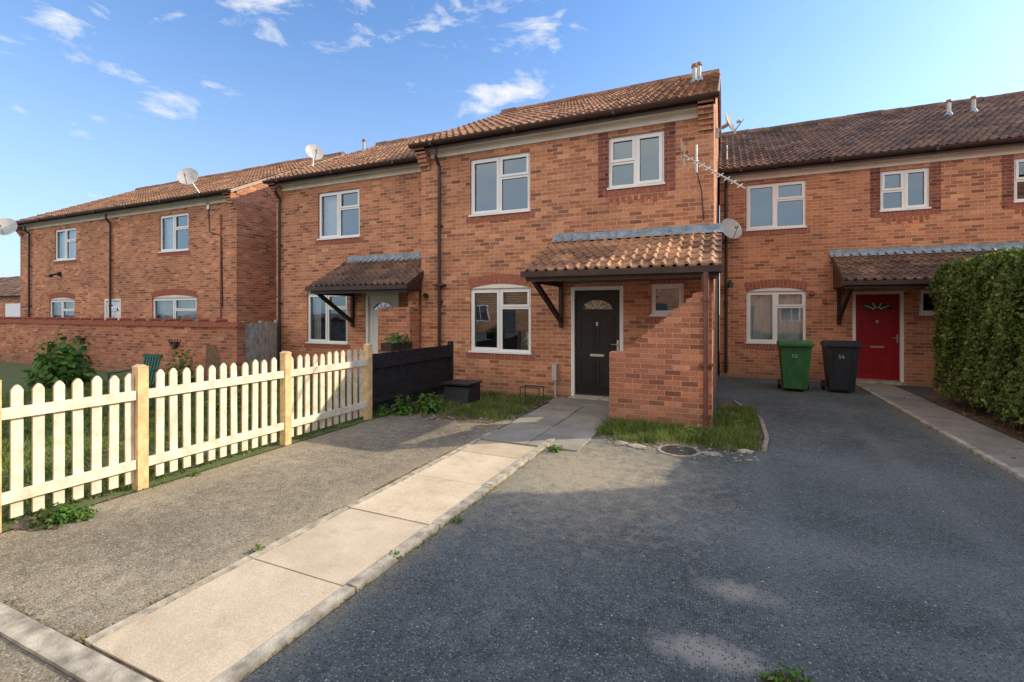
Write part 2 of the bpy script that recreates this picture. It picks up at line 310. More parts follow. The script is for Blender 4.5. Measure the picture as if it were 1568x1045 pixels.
def door(par,x0,x1,z1,yf,col):
    mb=MB(); z0=.06; f=.065
    mb.box(x0,x0+f,yf+.0,yf+.11,z0,z1,'white'); mb.box(x1-f,x1,yf,yf+.11,z0,z1,'white'); mb.box(x0+f,x1-f,yf,yf+.11,z1-f,z1,'white')
    mb.box(x0-.02,x1+.02,yf-.10,yf+.12,.0,z0,'concrete'); mb.box(x0+f,x1-f,yf-.02,yf+.1,z0+.001,z0+.035,'metal')
    mb.obj('door_frame',par)
    mb=MB(); a=x0+f+.004;b=x1-f-.004;c=z0+.037;d=z1-f-.004;Y=yf+.05; mb.box(a,b,Y,Y+.045,c,d,col)
    w=b-a; h=d-c
    def panel(u0,u1,v0,v1):
        X0,X1,Z0,Z1=a+w*u0,a+w*u1,c+h*v0,c+h*v1; t=.014
        mb.box(X0,X1,Y-.012,Y-.001,Z0,Z0+t,col);mb.box(X0,X1,Y-.012,Y-.001,Z1-t,Z1,col);mb.box(X0,X0+t,Y-.0125,Y-.001,Z0+t,Z1-t,col);mb.box(X1-t,X1,Y-.0125,Y-.001,Z0+t,Z1-t,col)
        mb.box(X0+.045,X1-.045,Y-.012,Y-.001,Z0+.045,Z1-.045,col)
    for u0,u1 in((.12,.46),(.54,.88)):
        panel(u0,u1,.07,.33); panel(u0,u1,.44,.76)
    cx=a+w*.5; cz=c+h*.815; R=w*.36; n=14
    arc=[(cx+R*math.cos(math.pi*i/n),cz+R*.62*math.sin(math.pi*i/n)) for i in range(n+1)]
    mb.face([(p[0],Y-.004,p[1]) for p in arc[::-1]],'glass')
    mb.face([(p[0],Y-.002,p[1]) for p in arc[::-1]],'room')
    for i in range(n): mb.beam((arc[i][0],Y-.008,arc[i][1]),(arc[i+1][0],Y-.008,arc[i+1][1]),.016,.02,col,up=(0,1,0))
    mb.beam((cx-R-.01,Y-.008,cz),(cx+R+.01,Y-.008,cz),.016,.024,col,up=(0,1,0))
    for k in (36,72,108,144):
        t=math.radians(k); mb.beam((cx+R*.3*math.cos(t),Y-.008,cz+R*.2*math.sin(t)),(cx+R*math.cos(t),Y-.008,cz+R*.62*math.sin(t)),.016,.009,'cream',up=(0,1,0))
    for i in range(6):
        t0=math.pi*i/6;t1=math.pi*(i+1)/6; mb.beam((cx+R*.3*math.cos(t0),Y-.008,cz+R*.2*math.sin(t0)),(cx+R*.3*math.cos(t1),Y-.008,cz+R*.2*math.sin(t1)),.016,.009,'cream',up=(0,1,0))
    mb.box(cx-.13,cx+.13,Y-.014,Y-.002,c+h*.37,c+h*.37+.045,'metal')
    mb.box(cx-.02,cx+.02,Y-.014,Y-.002,c+h*.66,c+h*.66+.07,'metal'); mb.cyl((cx,Y-.02,c+h*.66),(cx,Y-.02,c+h*.66+.05),.012,'metal')
    mb.box(b-.055,b-.02,Y-.01,Y-.002,c+h*.43,c+h*.53,'metal'); mb.cyl((b-.038,Y-.04,c+h*.49),(b-.15,Y-.04,c+h*.49),.009,'metal'); mb.cyl((b-.038,Y-.04,c+h*.49),(b-.038,Y,c+h*.49),.009,'metal')
    mb.obj('door_leaf',par)
def tile_roof(par,x0,x1,yE,zE,yR,zR,mat='tile',period=.165,gauge=.297,ns=8,name='roof_tiles',amp=.036):
    L=math.hypot(yR-yE,zR-zE); uy,uz=(yR-yE)/L,(zR-zE)/L; ny,nz=-uz,uy
    if nz<0: ny,nz=-ny,-nz
    nc=max(1,round(L/gauge)); g=L/nc; npd=int(round((x1-x0)/period)); N=npd*ns
    xs=np.linspace(x0,x1,N+1); t=(np.arange(N+1)/ns)%1.0
    prof=amp*np.clip(np.sin(2*np.pi*t),0,1)**.7 - .006*np.clip(-np.sin(2*np.pi*t),0,1)
    V=[];F=[];off=0
    sag=-.012*np.sin((xs-x0)*1.1)-.008*np.sin((xs-x0)*2.7+1)
    for c in range(nc):
        tilt=np.repeat(rng.normal(0,.005,npd//2+2),2*ns)[:N+1]; ds=np.repeat(rng.normal(0,.007,npd//2+2),2*ns)[:N+1]
        rows=[]
        for (s,hh) in ((c*g,.0),(c*g,.034),((c+1)*g+.0,.004)):
            sc=np.maximum(0,s+(ds if hh>0.01 or c>0 else 0)); h=prof+hh+(tilt if hh>.01 else 0)+sag*(L>3)*(s/L)
            if hh==0: h=h-.004
            rows.append(np.stack([xs,yE+uy*sc+ny*h,zE+uz*sc+nz*h],1))
        V+= [rows[0],rows[1],rows[1],rows[2]]
        n=N+1
        for a in (0,2):
            i=np.arange(N)+off+a*n; F.append(np.stack([i,i+1,i+1+n,i+n],1))
        off+=4*n
    V=np.concatenate(V);F=np.concatenate(F)
    mb=MB(); mb.mesh(V.tolist(),F.tolist(),mat,True); return mb.obj(name,par)
def ridge(mb,x0,x1,y,z,m):
    n=round((x1-x0)/.45); p=(x1-x0)/n
    for i in range(n):
        dz=random.uniform(-.01,.01)-.012*math.sin(i*p*1.1); mb.cyl((x0+i*p,y,z+dz),(x0+(i+1)*p-.012,y,z+dz+.006),.12,m,14)
def pipe(mb,x,y,z0,z1,m='brown',r=.036,neck=True):
    mb.cyl((x,y,z0),(x,y,z1),r,m)
    z=z0+.15
    while z<z1: mb.cyl((x,y,z),(x,y,z+.05),r*1.3,m); mb.box(x-.055,x+.055,y,y+.06,z+.01,z+.04,m); z+=1.6
    if neck: mb.cyl((x,y,z1),(x,y-.13,z1+.16),r,m); mb.cyl((x,y-.13,z1+.16),(x,y-.13,z1+.3),r,m)
def corbel(mb,x0,x1,yf,z,side):
    for k in range(6): mb.box(x0,x1,yf-.045*(k+1),yf-.0,z+k*.075+(.0005*k),z+(k+1)*.075-.0005,'brick')
def house(x0,x1,yf,wins,doors,depth=8.6,mat='tile',roofx=None,vents=(),zE=5.22,ns=8,corbels=('L','R')):
    par=empty('brick_house',((x0+x1)/2,yf+depth/2,0)); yr=yf+depth/2; zr=7.6; eo=.25
    rx0,rx1=roofx or (x0-.06,x1+.06)
    mb=MB(); ops=[(w[0],w[1],w[2],w[3]) for w in wins]+[(d[0],d[1],0.0,d[2]) for d in doors]
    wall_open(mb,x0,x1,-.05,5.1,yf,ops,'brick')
    zs=lambda y: zE-.03+(zr-zE)*(y-(yf-eo))/(yr-yf+eo)
    for X,fl in((x0,1),(x1,0)):
        P=[(X,yf,-.05),(X,yf,5.1),(X,yf,zs(yf)),(X,yr,zr-.05),(X,yf+depth,zs(yf)),(X,yf+depth,-.05)]
        mb.face(P if not fl else P[::-1],'brick')
    mb.face([(x0,yf+depth,-.05),(x0,yf+depth,5.3),(x1,yf+depth,5.3),(x1,yf+depth,-.05)],'brick')
    mb.obj('walls',par)
    mb=MB()
    for w in wins:
        a,b,c,d=w[:4]
        if d<3 and (b-a)>.8: arch(mb,a,b,d,yf)
        elif d<3: soldiers(mb,a-.04,b+.04,d,d+.21,yf)
        soldiers(mb,a-.1,b+.1,c-.14,c-.024,yf)
        if (b-a)<1.1 and d>3:
            mb.box(a-.19,a-.004,yf-.006,yf+.004,c-.14,d+.1,'brickdark'); mb.box(b+.004,b+.19,yf-.006,yf+.004,c-.14,d+.1,'brickdark')
            for k in range(9):
                xx=a+.02+k*(b-a-.1)/8; mb.box(xx,xx+.065,yf-.009,yf+.001,c-.24-(k%2)*.06,c-.16,'soldier')
    if 'L' in corbels: corbel(mb,x0-.001,x0+.24,yf,4.72,0)
    if 'R' in corbels: corbel(mb,x1-.24,x1+.001,yf,4.72,0)
    mb.obj('brick_details',par)
    for w in wins: window(par,*w[:4],yf,**w[4])
    for d in doors: door(par,d[0],d[1],d[2],yf,d[3])
    tile_roof(par,rx0,rx1,yf-eo,zE,yr,zr,mat,ns=ns)
    mb=MB()
    mb.face([(rx0,yr,zr),(rx1,yr,zr),(rx1,yf+depth+.2,zE),(rx0,yf+depth+.2,zE)],mat)
    ridge(mb,rx0,rx1,yr,zr+.0,mat); mb.obj('roof_back_and_ridge',par)
    mb=MB()
    for X in (rx0,rx1): mb.beam((X,yf-eo,zE-.045),(X,yr,zr-.045),.04,.09,'mortar')
    for X in (rx0+.0,rx1-.0): mb.beam((X,yf+depth+.2,zE-.045),(X,yr,zr-.045),.04,.09,'mortar')
    c0=x0+.25 if 'L' in corbels else x0; c1=x1-.25 if 'R' in corbels else x1
    mb.box(c0,c1,yf-.03,yf+.003,4.95,5.1,'cream'); mb.box(c0,c1,yf-.2,yf-.03,5.085,5.1,'cream')
    mb.box(rx0+.03,rx1-.03,yf-.225,yf-.2,5.06,5.215,'brown')
    n=8; r=.062; cy=yf-.30; cz=5.2; v=[];f=[]
    for X in (rx0-.03,rx1+.03):
        for i in range(n+1):
            t=math.pi+math.pi*i/n; v.append((X,cy+r*math.cos(t),cz+r*1.2*math.sin(t)))
        for i in range(n+1):
            t=math.pi+math.pi*i/n; v.append((X,cy+(r-.008)*math.cos(t),cz+(r-.008)*1.2*math.sin(t)))
    q=2*(n+1)
    for i in range(n): f+=[(i,i+1,q+i+1,q+i),(n+1+i,q+n+1+i,q+n+2+i,n+2+i),(i,n+1+i,n+2+i,i+1),(q+i,q+i+1,q+n+2+i,q+n+1+i)]
    f+=[tuple(range(n+1)),tuple(range(q+n,q-1,-1))]
    mb.mesh(v,f,'brown',True)
    X=rx0+.5
    while X<rx1: mb.box(X,X+.05,cy-.075,cy+.06,cz-.085,cz-.0,'brown'); X+=1.9
    mb.obj('gutter_and_fascia',par)
    mb=MB(); k=0
    for (vx,vy) in vents:
        zz=zE+(zr-zE)*(vy-(yf-eo))/(yr-yf+eo)
        mb.cyl((vx,vy,zz-.05),(vx,vy,zz+.36),.045,'dish'); mb.cyl((vx,vy,zz+.36),(vx,vy,zz+.43),.068,'terracotta',12,.05); mb.cyl((vx,vy,zz-.02),(vx,vy,zz+.1),.12,'lead',12,.06); k=1
    if k: mb.obj('flue_pipes',par)
    return par
def canopy(par,x0,x1,yf,proj,zt=3.0,zb=2.3,mat='tile2',brs=()):
    yE=yf-proj
    tile_roof(par,x0,x1,yE,zb,yf,zt,mat,ns=10,name='canopy_tiles',amp=.045,gauge=.28)
    mb=MB()
    mb.box(x0+.02,x1-.02,yE-.005,yE+.02,zb-.16,zb-.025,'brown')
    for X in (x0+.01,x1-.01): mb.beam((X,yE,zb-.05),(X,yf-.002,zt-.05),.03,.13,'brown')
    mb.prism([(yE+.03,zb-.10),(yf-.001,zb-.10),(yf-.001,zt-.07),(yE+.03,zb-.04)],'x',x0+.04,x1-.04,'brown')
    mb.beam((x0-.04,yE-.055,zb-.045),(x1+.04,yE-.055,zb-.05),.10,.09,'brown')
    mb.obj('canopy_frame_and_gutter',par)
    mb=MB(); n=40; v=[];f=[]
    for i in range(n+1):
        x=x0-.03+(x1-x0+.06)*i/n; j=random.uniform(-.006,.006); e=random.uniform(-.015,.015)
        s=(zt-zb)/proj
        v+=[(x,yf-.012,zt+.13+j),(x,yf-.014,zt+.05),(x,yf-.06,zt+.038-.03*s),(x,yf-.19+e,zt+.05-.19*s)]
    for i in range(n):
        for k in range(3): f.append((4*i+k,4*i+k+1,4*i+5+k,4*i+4+k))
    mb.mesh(v,f,'lead'); mb.obj('lead_flashing',par)
    mb=MB()
    for X in brs:
        mb.box(X-.035,X+.035,yf-.07,yf-.001,zb-.95,zb-.1,'timber')
        mb.beam((X,yf-.05,zb-.82),(X,yE+.12,zb-.16),.07,.08,'timber')
        mb.box(X-.03,X+.03,yE+.03,yf-.07,zb-.18,zb-.101,'timber')
    if brs: mb.obj('canopy_brackets',par)
W=lambda a,b,c,d,**k:(a,b,c,d,k)
# ---------------------------------------------------------------- houses
YM=8.7
main=house(-6.05,-.17,YM,[W(-4.84,-3.48,.83,2.13,side='R',curtain=4,tr=.7),W(-4.84,-3.5,3.64,4.81,side='R',tr=.62),W(-1.95,-.97,3.9,4.84,side='L',tr=.5),W(-1.2,-.645,1.59,2.14,single=True)],
     [(-2.66,-1.68,2.12,'black')],vents=((-.62,11.3),(-.54,11.7)),corbels=('L','R'))
canopy(main,-2.98,-.05,YM,1.5,3.0,2.3,brs=(-2.85,))
mb=MB()
yW0,yW1=7.12,7.34
pts=[(-1.58,-.02),(-.16,-.02),(-.16,1.93),(-.33,1.93)]
x=-.33; z=1.93; n=12; dx=(1.37-.33)/n; dz=(1.93-1.05)/n
for i in range(n):
    pts.append((x-dx*.92,z-dz*.30)); pts.append((x-dx,z-dz)); x-=dx; z-=dz
pts.append((-1.58,1.05))
mb.prism(pts,'y',yW0,yW1,'brick2')
mb.box(-.38,-.17,yW1+.002,YM-.002,-.02,1.35,'brick2')
mb.obj('porch_wall',main)
mb=MB(); mb.box(-.30,-.20,7.14,7.24,1.935,2.2,'brownpipe'); pipe(mb,-.235,7.06,.05,2.2,'brownpipe',.036,False)
mb.box(-.33,-.14,7.055,7.11,.9,.94,'brownpipe'); mb.obj('porch_post_and_pipe',main)
mb=MB(); pipe(mb,-5.55,YM-.07,.1,4.75); mb.box(-5.68,-5.42,YM-.12,YM-.01,2.2,2.24,'brown')
mb.cyl((-5.9,YM-.03,2.0),(-5.9,YM-.1,2.0),.05,'black'); mb.obj('downpipe',main)
YL=9.4
left=house(-11.35,-6.06,YL,[W(-9.8,-8.4,3.55,4.77,side='R',curtain=3,tr=.62),W(-10.2,-8.8,.83,2.13,side='R',curtain=1,tr=.7)],[(-8.2,-7.2,2.12,'white')],corbels=('L',),roofx=(-11.42,-6.12),vents=((-10.9,12.4),))
canopy(left,-8.75,-6.0,YL,1.25,2.92,2.22,mat='tile3',brs=(-8.6,))
mb=MB(); mb.box(-6.95,-6.1,8.35,8.55,0,1.75,'brick2'); mb.box(-6.3,-6.1,8.552,8.69,0,2.1,'brick2'); mb.obj('porch_wall',left)
mb=MB(); pipe(mb,-11.15,YL-.07,.1,4.75); mb.obj('downpipe',left)
YF=9.6
far=house(-26.3,-13.25,YF,[W(-23.6,-22.1,3.6,4.8,side='R',curtain=2,tr=.6),W(-17.0,-15.5,3.6,4.8,side='R',curtain=3,tr=.6),W(-24.0,-22.2,.85,2.1,side='R',curtain=2),W(-17.4,-15.1,.85,2.1,side='R',curtain=2)],[(-20.2,-19.2,2.1,'white')],ns=6,corbels=('R','L'))
mb=MB(); pipe(mb,-19.7,YF-.07,.1,4.75); pipe(mb,-25.4,YF-.07,.1,4.75); pipe(mb,-13.9,YF-.04,.1,4.6,'brickdark',.02,False); mb.obj('downpipe',far)
YR=13.4
right=house(-.12,11.5,YR,[W(.5,1.79,.87,2.16,side='R',curtain=2,tr=.7),W(.5,1.79,3.7,4.84,side='R',tr=.62),W(3.25,4.14,3.95,4.86,side='L',tr=.5,curtain=0),W(5.53,6.42,3.95,4.86,side='L',tr=.5),W(3.95,4.5,1.59,2.14,single=True),W(8.3,9.6,3.7,4.84),W(8.3,9.6,.87,2.16)],
     [(2.72,3.68,2.12,'red'),(5.6,6.6,2.12,'white')],mat='tile3',vents=((5.4,16.2),(5.9,16.2)),corbels=('R',),roofx=(-.16,11.6))
canopy(right,2.3,7.6,YR,1.3,2.98,2.3,mat='tile3',brs=(2.45,))
mb=MB(); mb.box(3.85,4.75,12.05,12.27,0,1.02,'brick2'); mb.box(3.83,4.77,12.03,12.29,1.022,1.08,'soldier'); mb.obj('porch_wall',right)
mb=MB(); pipe(mb,.03,YR-.07,.1,4.8); mb.cyl((1.9,YR-.02,2.1),(1.9,YR-.09,2.1),.05,'terracotta'); mb.box(2.12,2.22,YR-.05,YR-.001,1.86,1.96,'terracotta'); mb.obj('downpipe',right)
opp=empty('brick_house',(-8,-19,0)); mb=MB(); mb.box(-26,10,-24,-16,0,5.2,'brick'); mb.obj('walls',opp)
mb=MB(); mb.prism([(-24.3,5.2),(-15.7,5.2),(-20,7.8)],'x',-26.2,10.2,'tile3'); mb.obj('roof',opp)
mb=MB()
for k in range(6):
    X=-24+k*5.6
    for (a,b,c,d) in ((X,X+1.4,3.6,4.8),(X,X+1.4,.85,2.15),(X+2.8,X+3.7,3.9,4.8)):
        mb.box(a,b,-16.001,-15.97,c,d,'white'); mb.box(a+.07,(a+b)/2-.03,-15.971,-15.96,c+.07,d-.07,'room'); mb.box((a+b)/2+.03,b-.07,-15.971,-15.96,c+.07,d-.07,'room')
    mb.box(X+2.7,X+3.7,-16.001,-15.96,.05,2.15,'room')
mb.obj('windows_and_doors',opp)
shade_blk=empty('offscreen_shade_block',(9,1,0)); mb=MB(); mb.box(7.0,11,-9,10.0,0,5.25,'brick'); mb.obj('walls',shade_blk)  # unseen building added to cast the shade over the foreground
mb=MB(); mb.box(6.93,11.07,-9.07,10.07,5.252,5.45,'white'); mb.obj('flat_roof',shade_blk)
mb=MB()
for k in range(5):
    y=-8+k*3.5; mb.box(6.96,7.001,y,y+2.4,.02,2.2,'white')
    for j in range(7): mb.box(6.945,6.961,y+.05,y+2.35,.1+j*.3,.1+j*.3+.22,'white')
mb.obj('shade_block_doors',shade_blk)
ob=empty('outbuilding',(-38,15,0)); mb=MB(); mb.box(-46,-31,13,18,0,2.5,'brick'); mb.box(-37.2,-34.6,12.95,13.001,.02,2.1,'white'); mb.obj('walls_and_garage_door',ob)
tile_roof(ob,-46.3,-30.7,12.7,2.5,15.5,3.95,'tile3',ns=6); mb=MB(); mb.face([(-46.3,15.5,3.95),(-30.7,15.5,3.95),(-30.7,18.3,2.5),(-46.3,18.3,2.5)],'tile3'); mb.prism([(13,2.5),(18,2.5),(15.5,3.9)],'x',-46,-31,'brick'); mb.obj('roof_back',ob)
# ---------------------------------------------------------------- ground
def sheet(name,poly,z,m):
    mb=MB(); mb.face([(p[0],p[1],z) for p in poly],m); return mb.obj(name)
R4=lambda a,b,c,d:[(a,c),(b,c),(b,d),(a,d)]
sheet('ground',R4(-250,250,-250,250),-.008,'tarmacG')
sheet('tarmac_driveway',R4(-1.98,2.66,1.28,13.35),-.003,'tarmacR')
sheet('tarmac_driveway',R4(-4.94,-2.93,1.3,6.6),-.002,'tarmacL')
sheet('pavement',R4(-12,8,-2,1.16),-.003,'tarmacL')
sheet('lawn',R4(-30,-4.96,-1,9.55),.001,'lawn')
def blob(name,cx,cy,rx,ry,z,m,rot=0,n=60,j=.12):
    pts=[]
    for i in range(n):
        t=2*math.pi*i/n; r=1+j*math.sin(t*3+cx*5)+j*.7*math.sin(t*7+1)+random.uniform(-.07,.07); a=rx*r*math.cos(t);b=ry*r*math.sin(t); pts.append((cx+a*math.cos(rot)-b*math.sin(rot),cy+a*math.sin(rot)+b*math.cos(rot)))
    return sheet(name,pts,z,m)
blob('flower_bed',-4.15,7.35,1.15,1.15,.003,'soil'); sheet('flower_bed',R4(-6.0,-2.95,7.6,8.7),.006,'soil')
blob('flower_bed',-.85,6.68,.85,.6,.003,'soil'); sheet('flower_bed',[(-.1,6.3),(.25,6.2),(.42,6.5),(.47,8.2),(.1,9.7),(-.1,9.8)],.006,'soil')
sheet('flower_bed',[(3.45,5.5),(5.8,5.0),(6.8,5),(6.8,12.0),(3.5,12.0)],.002,'soil')
blob('soil_patch',-4.93,1.9,.25,.12,.004,'soil')
mb=MB(); y=1.3
while y<5.4:
    L=.9 if y<5 else .5
    mb.box(-2.86+random.uniform(-.004,.004),-2.08,y+.007,min(y+L,5.42)-.007,-.05,.012+random.uniform(-.003,.003),'slab'); y+=L
mb.box(-2.87,-2.07,1.29,5.43,-.05,.004,'soil')
mb.obj('paving_path')
mb=MB(); y=1.3
while y<5.6:
    o1=random.uniform(-.008,.008); o2=random.uniform(-.008,.008)
    mb.box(-2.065+o1,-1.99+o1,y+.006,y+.9-.006,-.05,.03+random.uniform(-.006,.006),'concrete'); mb.box(-2.925+o2,-2.875+o2,y+.006,y+.9-.006,-.05,.018+random.uniform(-.003,.003),'concrete'); y+=.9
x=-7
while x<-1.9: mb.box(x+.004,x+.9-.004,1.165,1.285,-.05,.014,'concrete'); x+=.9
mb.obj('kerb_edging')
mb=MB()
for j in range(5):
    for i in range(2):
        x0=-2.9+i*.66; y0=5.46+j*.53
        mb.box(x0+.005+random.uniform(-.01,.01),x0+.65,y0+.005,y0+.52,-.05,.01+random.uniform(-.004,.006),'slabG')
mb.box(-2.9,-1.6,8.12,8.6,-.05,.04,'slabG'); mb.obj('paving_path')
mb=MB(); y=3.2
while y<13.2: mb.box(2.75,3.42,y+.005,y+.895,-.05,.012+random.uniform(-.003,.003),'slabG'); mb.box(2.67,2.74,y+.004,y+.896,-.05,.03,'concrete'); y+=.9
mb.obj('paving_path')
mb=MB()
E=[(.43,6.4),(.5,7.0),(.5,8.2),(.15,9.6)]
for a,b in zip(E[:-1],E[1:]): mb.beam((a[0],a[1],.01),(b[0],b[1],.01),.05,.05,'stone')
mb.obj('kerb_edging')
def rock(mb,x,y,s,m='stone',flat=.5):
    n=7; v=[];f=[]
    for k,(zz,rr) in enumerate(((0,1),(flat*.6,.95),(flat,.6))):
        for i in range(n):
            t=2*math.pi*i/n+.3*k; r=s*rr*random.uniform(.8,1.15); v.append((x+r*math.cos(t),y+r*math.sin(t)*.7,zz*s))
    for k in range(2):
        for i in range(n): f.append((k*n+i,k*n+(i+1)%n,(k+1)*n+(i+1)%n,(k+1)*n+i))
    f.append(tuple(range(2*n,3*n))); mb.mesh(v,f,m)
mb=MB()
for i in range(110):
    x=random.uniform(-1.7,.35); rock(mb,x,6.08-.05*(x+1.6)+random.gauss(0,.13),random.uniform(.008,.03))
for i in range(60): rock(mb,random.uniform(-4.8,-3.0),random.gauss(6.4,.2),random.uniform(.008,.035))
rock(mb,.22,6.25,.10,'concrete',.3); rock(mb,-1.2,6.05,.10,'concrete',.2); rock(mb,-.98,5.98,.12,'concrete',.15); rock(mb,-.15,6.02,.12,'stone',.12)
mb.obj('rubble_stones')
mb=MB(); mb.cyl((-.5,6.0,-.01),(-.5,6.0,.005),.25,'stone',28); mb.cyl((-.5,6.0,.004),(-.5,6.0,.010),.2,'mat',28)
for i in range(5): mb.box(-.64,-.36,5.87+i*.06,5.89+i*.06,.010,.015,'mat')
mb.obj('manhole_cover')
# ---------------------------------------------------------------- fences and walls
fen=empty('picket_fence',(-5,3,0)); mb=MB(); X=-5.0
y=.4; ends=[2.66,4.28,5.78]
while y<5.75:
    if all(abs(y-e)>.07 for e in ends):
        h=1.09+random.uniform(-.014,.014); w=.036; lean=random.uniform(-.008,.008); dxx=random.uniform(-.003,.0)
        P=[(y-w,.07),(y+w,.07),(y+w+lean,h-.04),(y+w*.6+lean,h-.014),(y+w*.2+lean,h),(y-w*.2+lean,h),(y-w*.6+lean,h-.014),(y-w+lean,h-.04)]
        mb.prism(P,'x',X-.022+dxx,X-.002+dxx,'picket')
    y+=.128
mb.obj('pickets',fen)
mb=MB(); seg=[.3]+ends
for a,b in zip(seg[:-1],seg[1:]):
    for z in (.20,.84): mb.box(X-.001,X+.032,a+.05,b-.05,z,z+.085,'picket')
mb.obj('rails',fen)
mb=MB()
for e in [1.66]+ends:
    mb.box(X-.05,X+.045,e-.045,e+.045,0,1.14,'pine'); mb.prism([(e-.05,1.14),(e+.05,1.14),(e,1.165)],'x',X-.055,X+.05,'pine')
mb.obj('posts',fen)
bf=MB(); y=5.9
while y<8.3:
    bf.box(-5.12,-5.1,y+.003,y+.107,.03,.98+random.uniform(-.004,.004),'blackwood'); y+=.11
bf.box(-5.1,-5.06,5.9,8.3,.2,.28,'blackwood'); bf.box(-5.1,-5.06,5.9,8.3,.75,.83,'blackwood')
bf.box(-5.15,-5.06,8.31,8.4,0,1.05,'blackwood'); bf.box(-5.15,-5.06,5.83,5.895,0,1.02,'blackwood'); bf.obj('wooden_fence')
gw=empty('garden_wall',(-18,7.5,0)); mb=MB(); mb.box(-32,-10.35,7.5,7.72,-.05,1.28,'brick2'); mb.obj('wall',gw)
mb=MB(); mb.box(-32,-10.33,7.46,7.76,1.282,1.31,'terracotta'); x=-32
while x<-10.4: mb.box(x+.004,x+.071,7.5,7.72,1.312,1.41+random.uniform(-.004,.004),'soldier'); x+=.075
x=-31.5
while x<-10.6:
    mb.cyl((x,7.48,1.44),(x,7.74,1.44),.04,'soldier',8); x+=.66
mb.obj('coping',gw)
mb=MB()
# half-round iron wall baskets on the garden wall
for bx in (-12.6,-16.9):
    for k in range(9):
        t=math.pi*k/8
        mb.cyl((bx+.2*math.cos(t),7.495-.16*math.sin(t),.95),(bx+.05*math.cos(t),7.495-.04*math.sin(t),.74),.007,'mat',5)
        if k<8:
            t2=math.pi*(k+1)/8
            for q,zz in ((1,.95),(.7,.88),(.45,.80)): mb.cyl((bx+.2*q*math.cos(t),7.495-.16*q*math.sin(t),zz),(bx+.2*q*math.cos(t2),7.495-.16*q*math.sin(t2),zz),.007,'mat',5)
    mb.prism([(bx-.13,.9),(bx-.06,.77),(bx+.06,.77),(bx+.13,.9)],'y',7.40,7.495,'soil')
mb.obj('wall_baskets')
mb=MB(); A=Vector((-10.45,7.78,0)); B=Vector((-11.25,9.36,0)); nb=12; d=(B-A)/nb
for i in range(nb):
    p=A+d*(i+.5); t=d.normalized(); nrm=Vector((t.y,-t.x,0)); h=1.36+random.uniform(-.02,.02); off=nrm*random.uniform(-.004,.004)
    mb.beam(p+off+Vector((0,0,.04)),p+off+Vector((0,0,h)),.02,d.length-.008,'greywood',up=tuple(t))
for z in (.35,1.1): mb.beam(A+Vector((-.03,-.01,z)),B+Vector((-.03,-.01,z)),.03,.07,'greywood')
for p in (A,A+(B-A)*.5,B): mb.beam(p+Vector((-.05,0,0)),p+Vector((-.05,0,1.42)),.08,.08,'greywood')
mb.obj('wooden_fence')
# ---------------------------------------------------------------- bins
def bin_(x,y,m,num,rot=0):
    e=empty('wheelie_bin',(x,y,0)); mb=MB(); z0,z1=.07,.93
    def ring(z,w,d0,d1): return [(x-w,y-d0,z),(x+w,y-d0,z),(x+w,y+d1,z),(x-w,y+d1,z)]
    R=[ring(z0,.21,.22,.22),ring(.5,.245,.265,.26),ring(z1,.275,.31,.30),ring(z1+.001,.30,.335,.32),ring(z1+.05,.30,.335,.32)]
    v=sum(R,[]);f=[(3,2,1,0)]
    for k in range(4):
        for i in range(4): f.append((4*k+i,4*k+(i+1)%4,4*k+4+(i+1)%4,4*k+4+i))
    mb.mesh(v,f,m)
    for k in(-1,1): mb.beam((x+k*.14,y-.232,.12),(x+k*.17,y-.312,.88),.025,.012,m,up=(0,1,0))
    mb.obj('body',e); mb=MB()
    nseg=8; v=[];f=[]
    for i in range(nseg+1):
        t=i/nseg; yy=y-.36+.68*t; zz=.985+.075*math.sin(math.pi*min(1,t*1.15)*.87)
        v+=[(x-.31,yy,.985),(x-.29,yy,zz),(x+.29,yy,zz),(x+.31,yy,.985)]
    for i in range(nseg):
        for k in range(3): f.append((4*i+k,4*i+k+4,4*i+k+5,4*i+k+1))
    f+=[(0,1,2,3),(4*nseg+3,4*nseg+2,4*nseg+1,4*nseg)]
    mb.mesh(v,f,m); mb.box(x-.312,x+.312,y-.372,y-.355,.955,1.0,m); mb.obj('lid',e)
    mb=MB(); mb.cyl((x-.25,y+.36,1.0),(x+.25,y+.36,1.0),.016,m)
    for k in(-.22,.22): mb.box(x+k-.015,x+k+.015,y+.3,y+.37,.95,1.01,m)
    mb.obj('handle',e); mb=MB()
    for k in(-1,1): mb.cyl((x+k*.235,y+.23,.1),(x+k*.285,y+.23,.1),.1,'black',18)
    mb.cyl((x-.26,y+.23,.1),(x+.26,y+.23,.1),.012,'metal'); mb.obj('wheels',e)
    cu=bpy.data.curves.new('number','FONT'); cu.body=num; cu.size=.11; cu.align_x='CENTER'; cu.extrude=.001; cu.materials.append(M['decal'])
    t=bpy.data.objects.new('number',cu); t.location=(x-.03,y-.315,.71); t.rotation_euler=(math.radians(96),0,0); COL.objects.link(t); t.parent=e; t.matrix_parent_inverse=Matrix.Translation(-Vector(e.location))
bin_(1.33,11.55,'binG','56'); bin_(2.17,11.75,'binB','56')
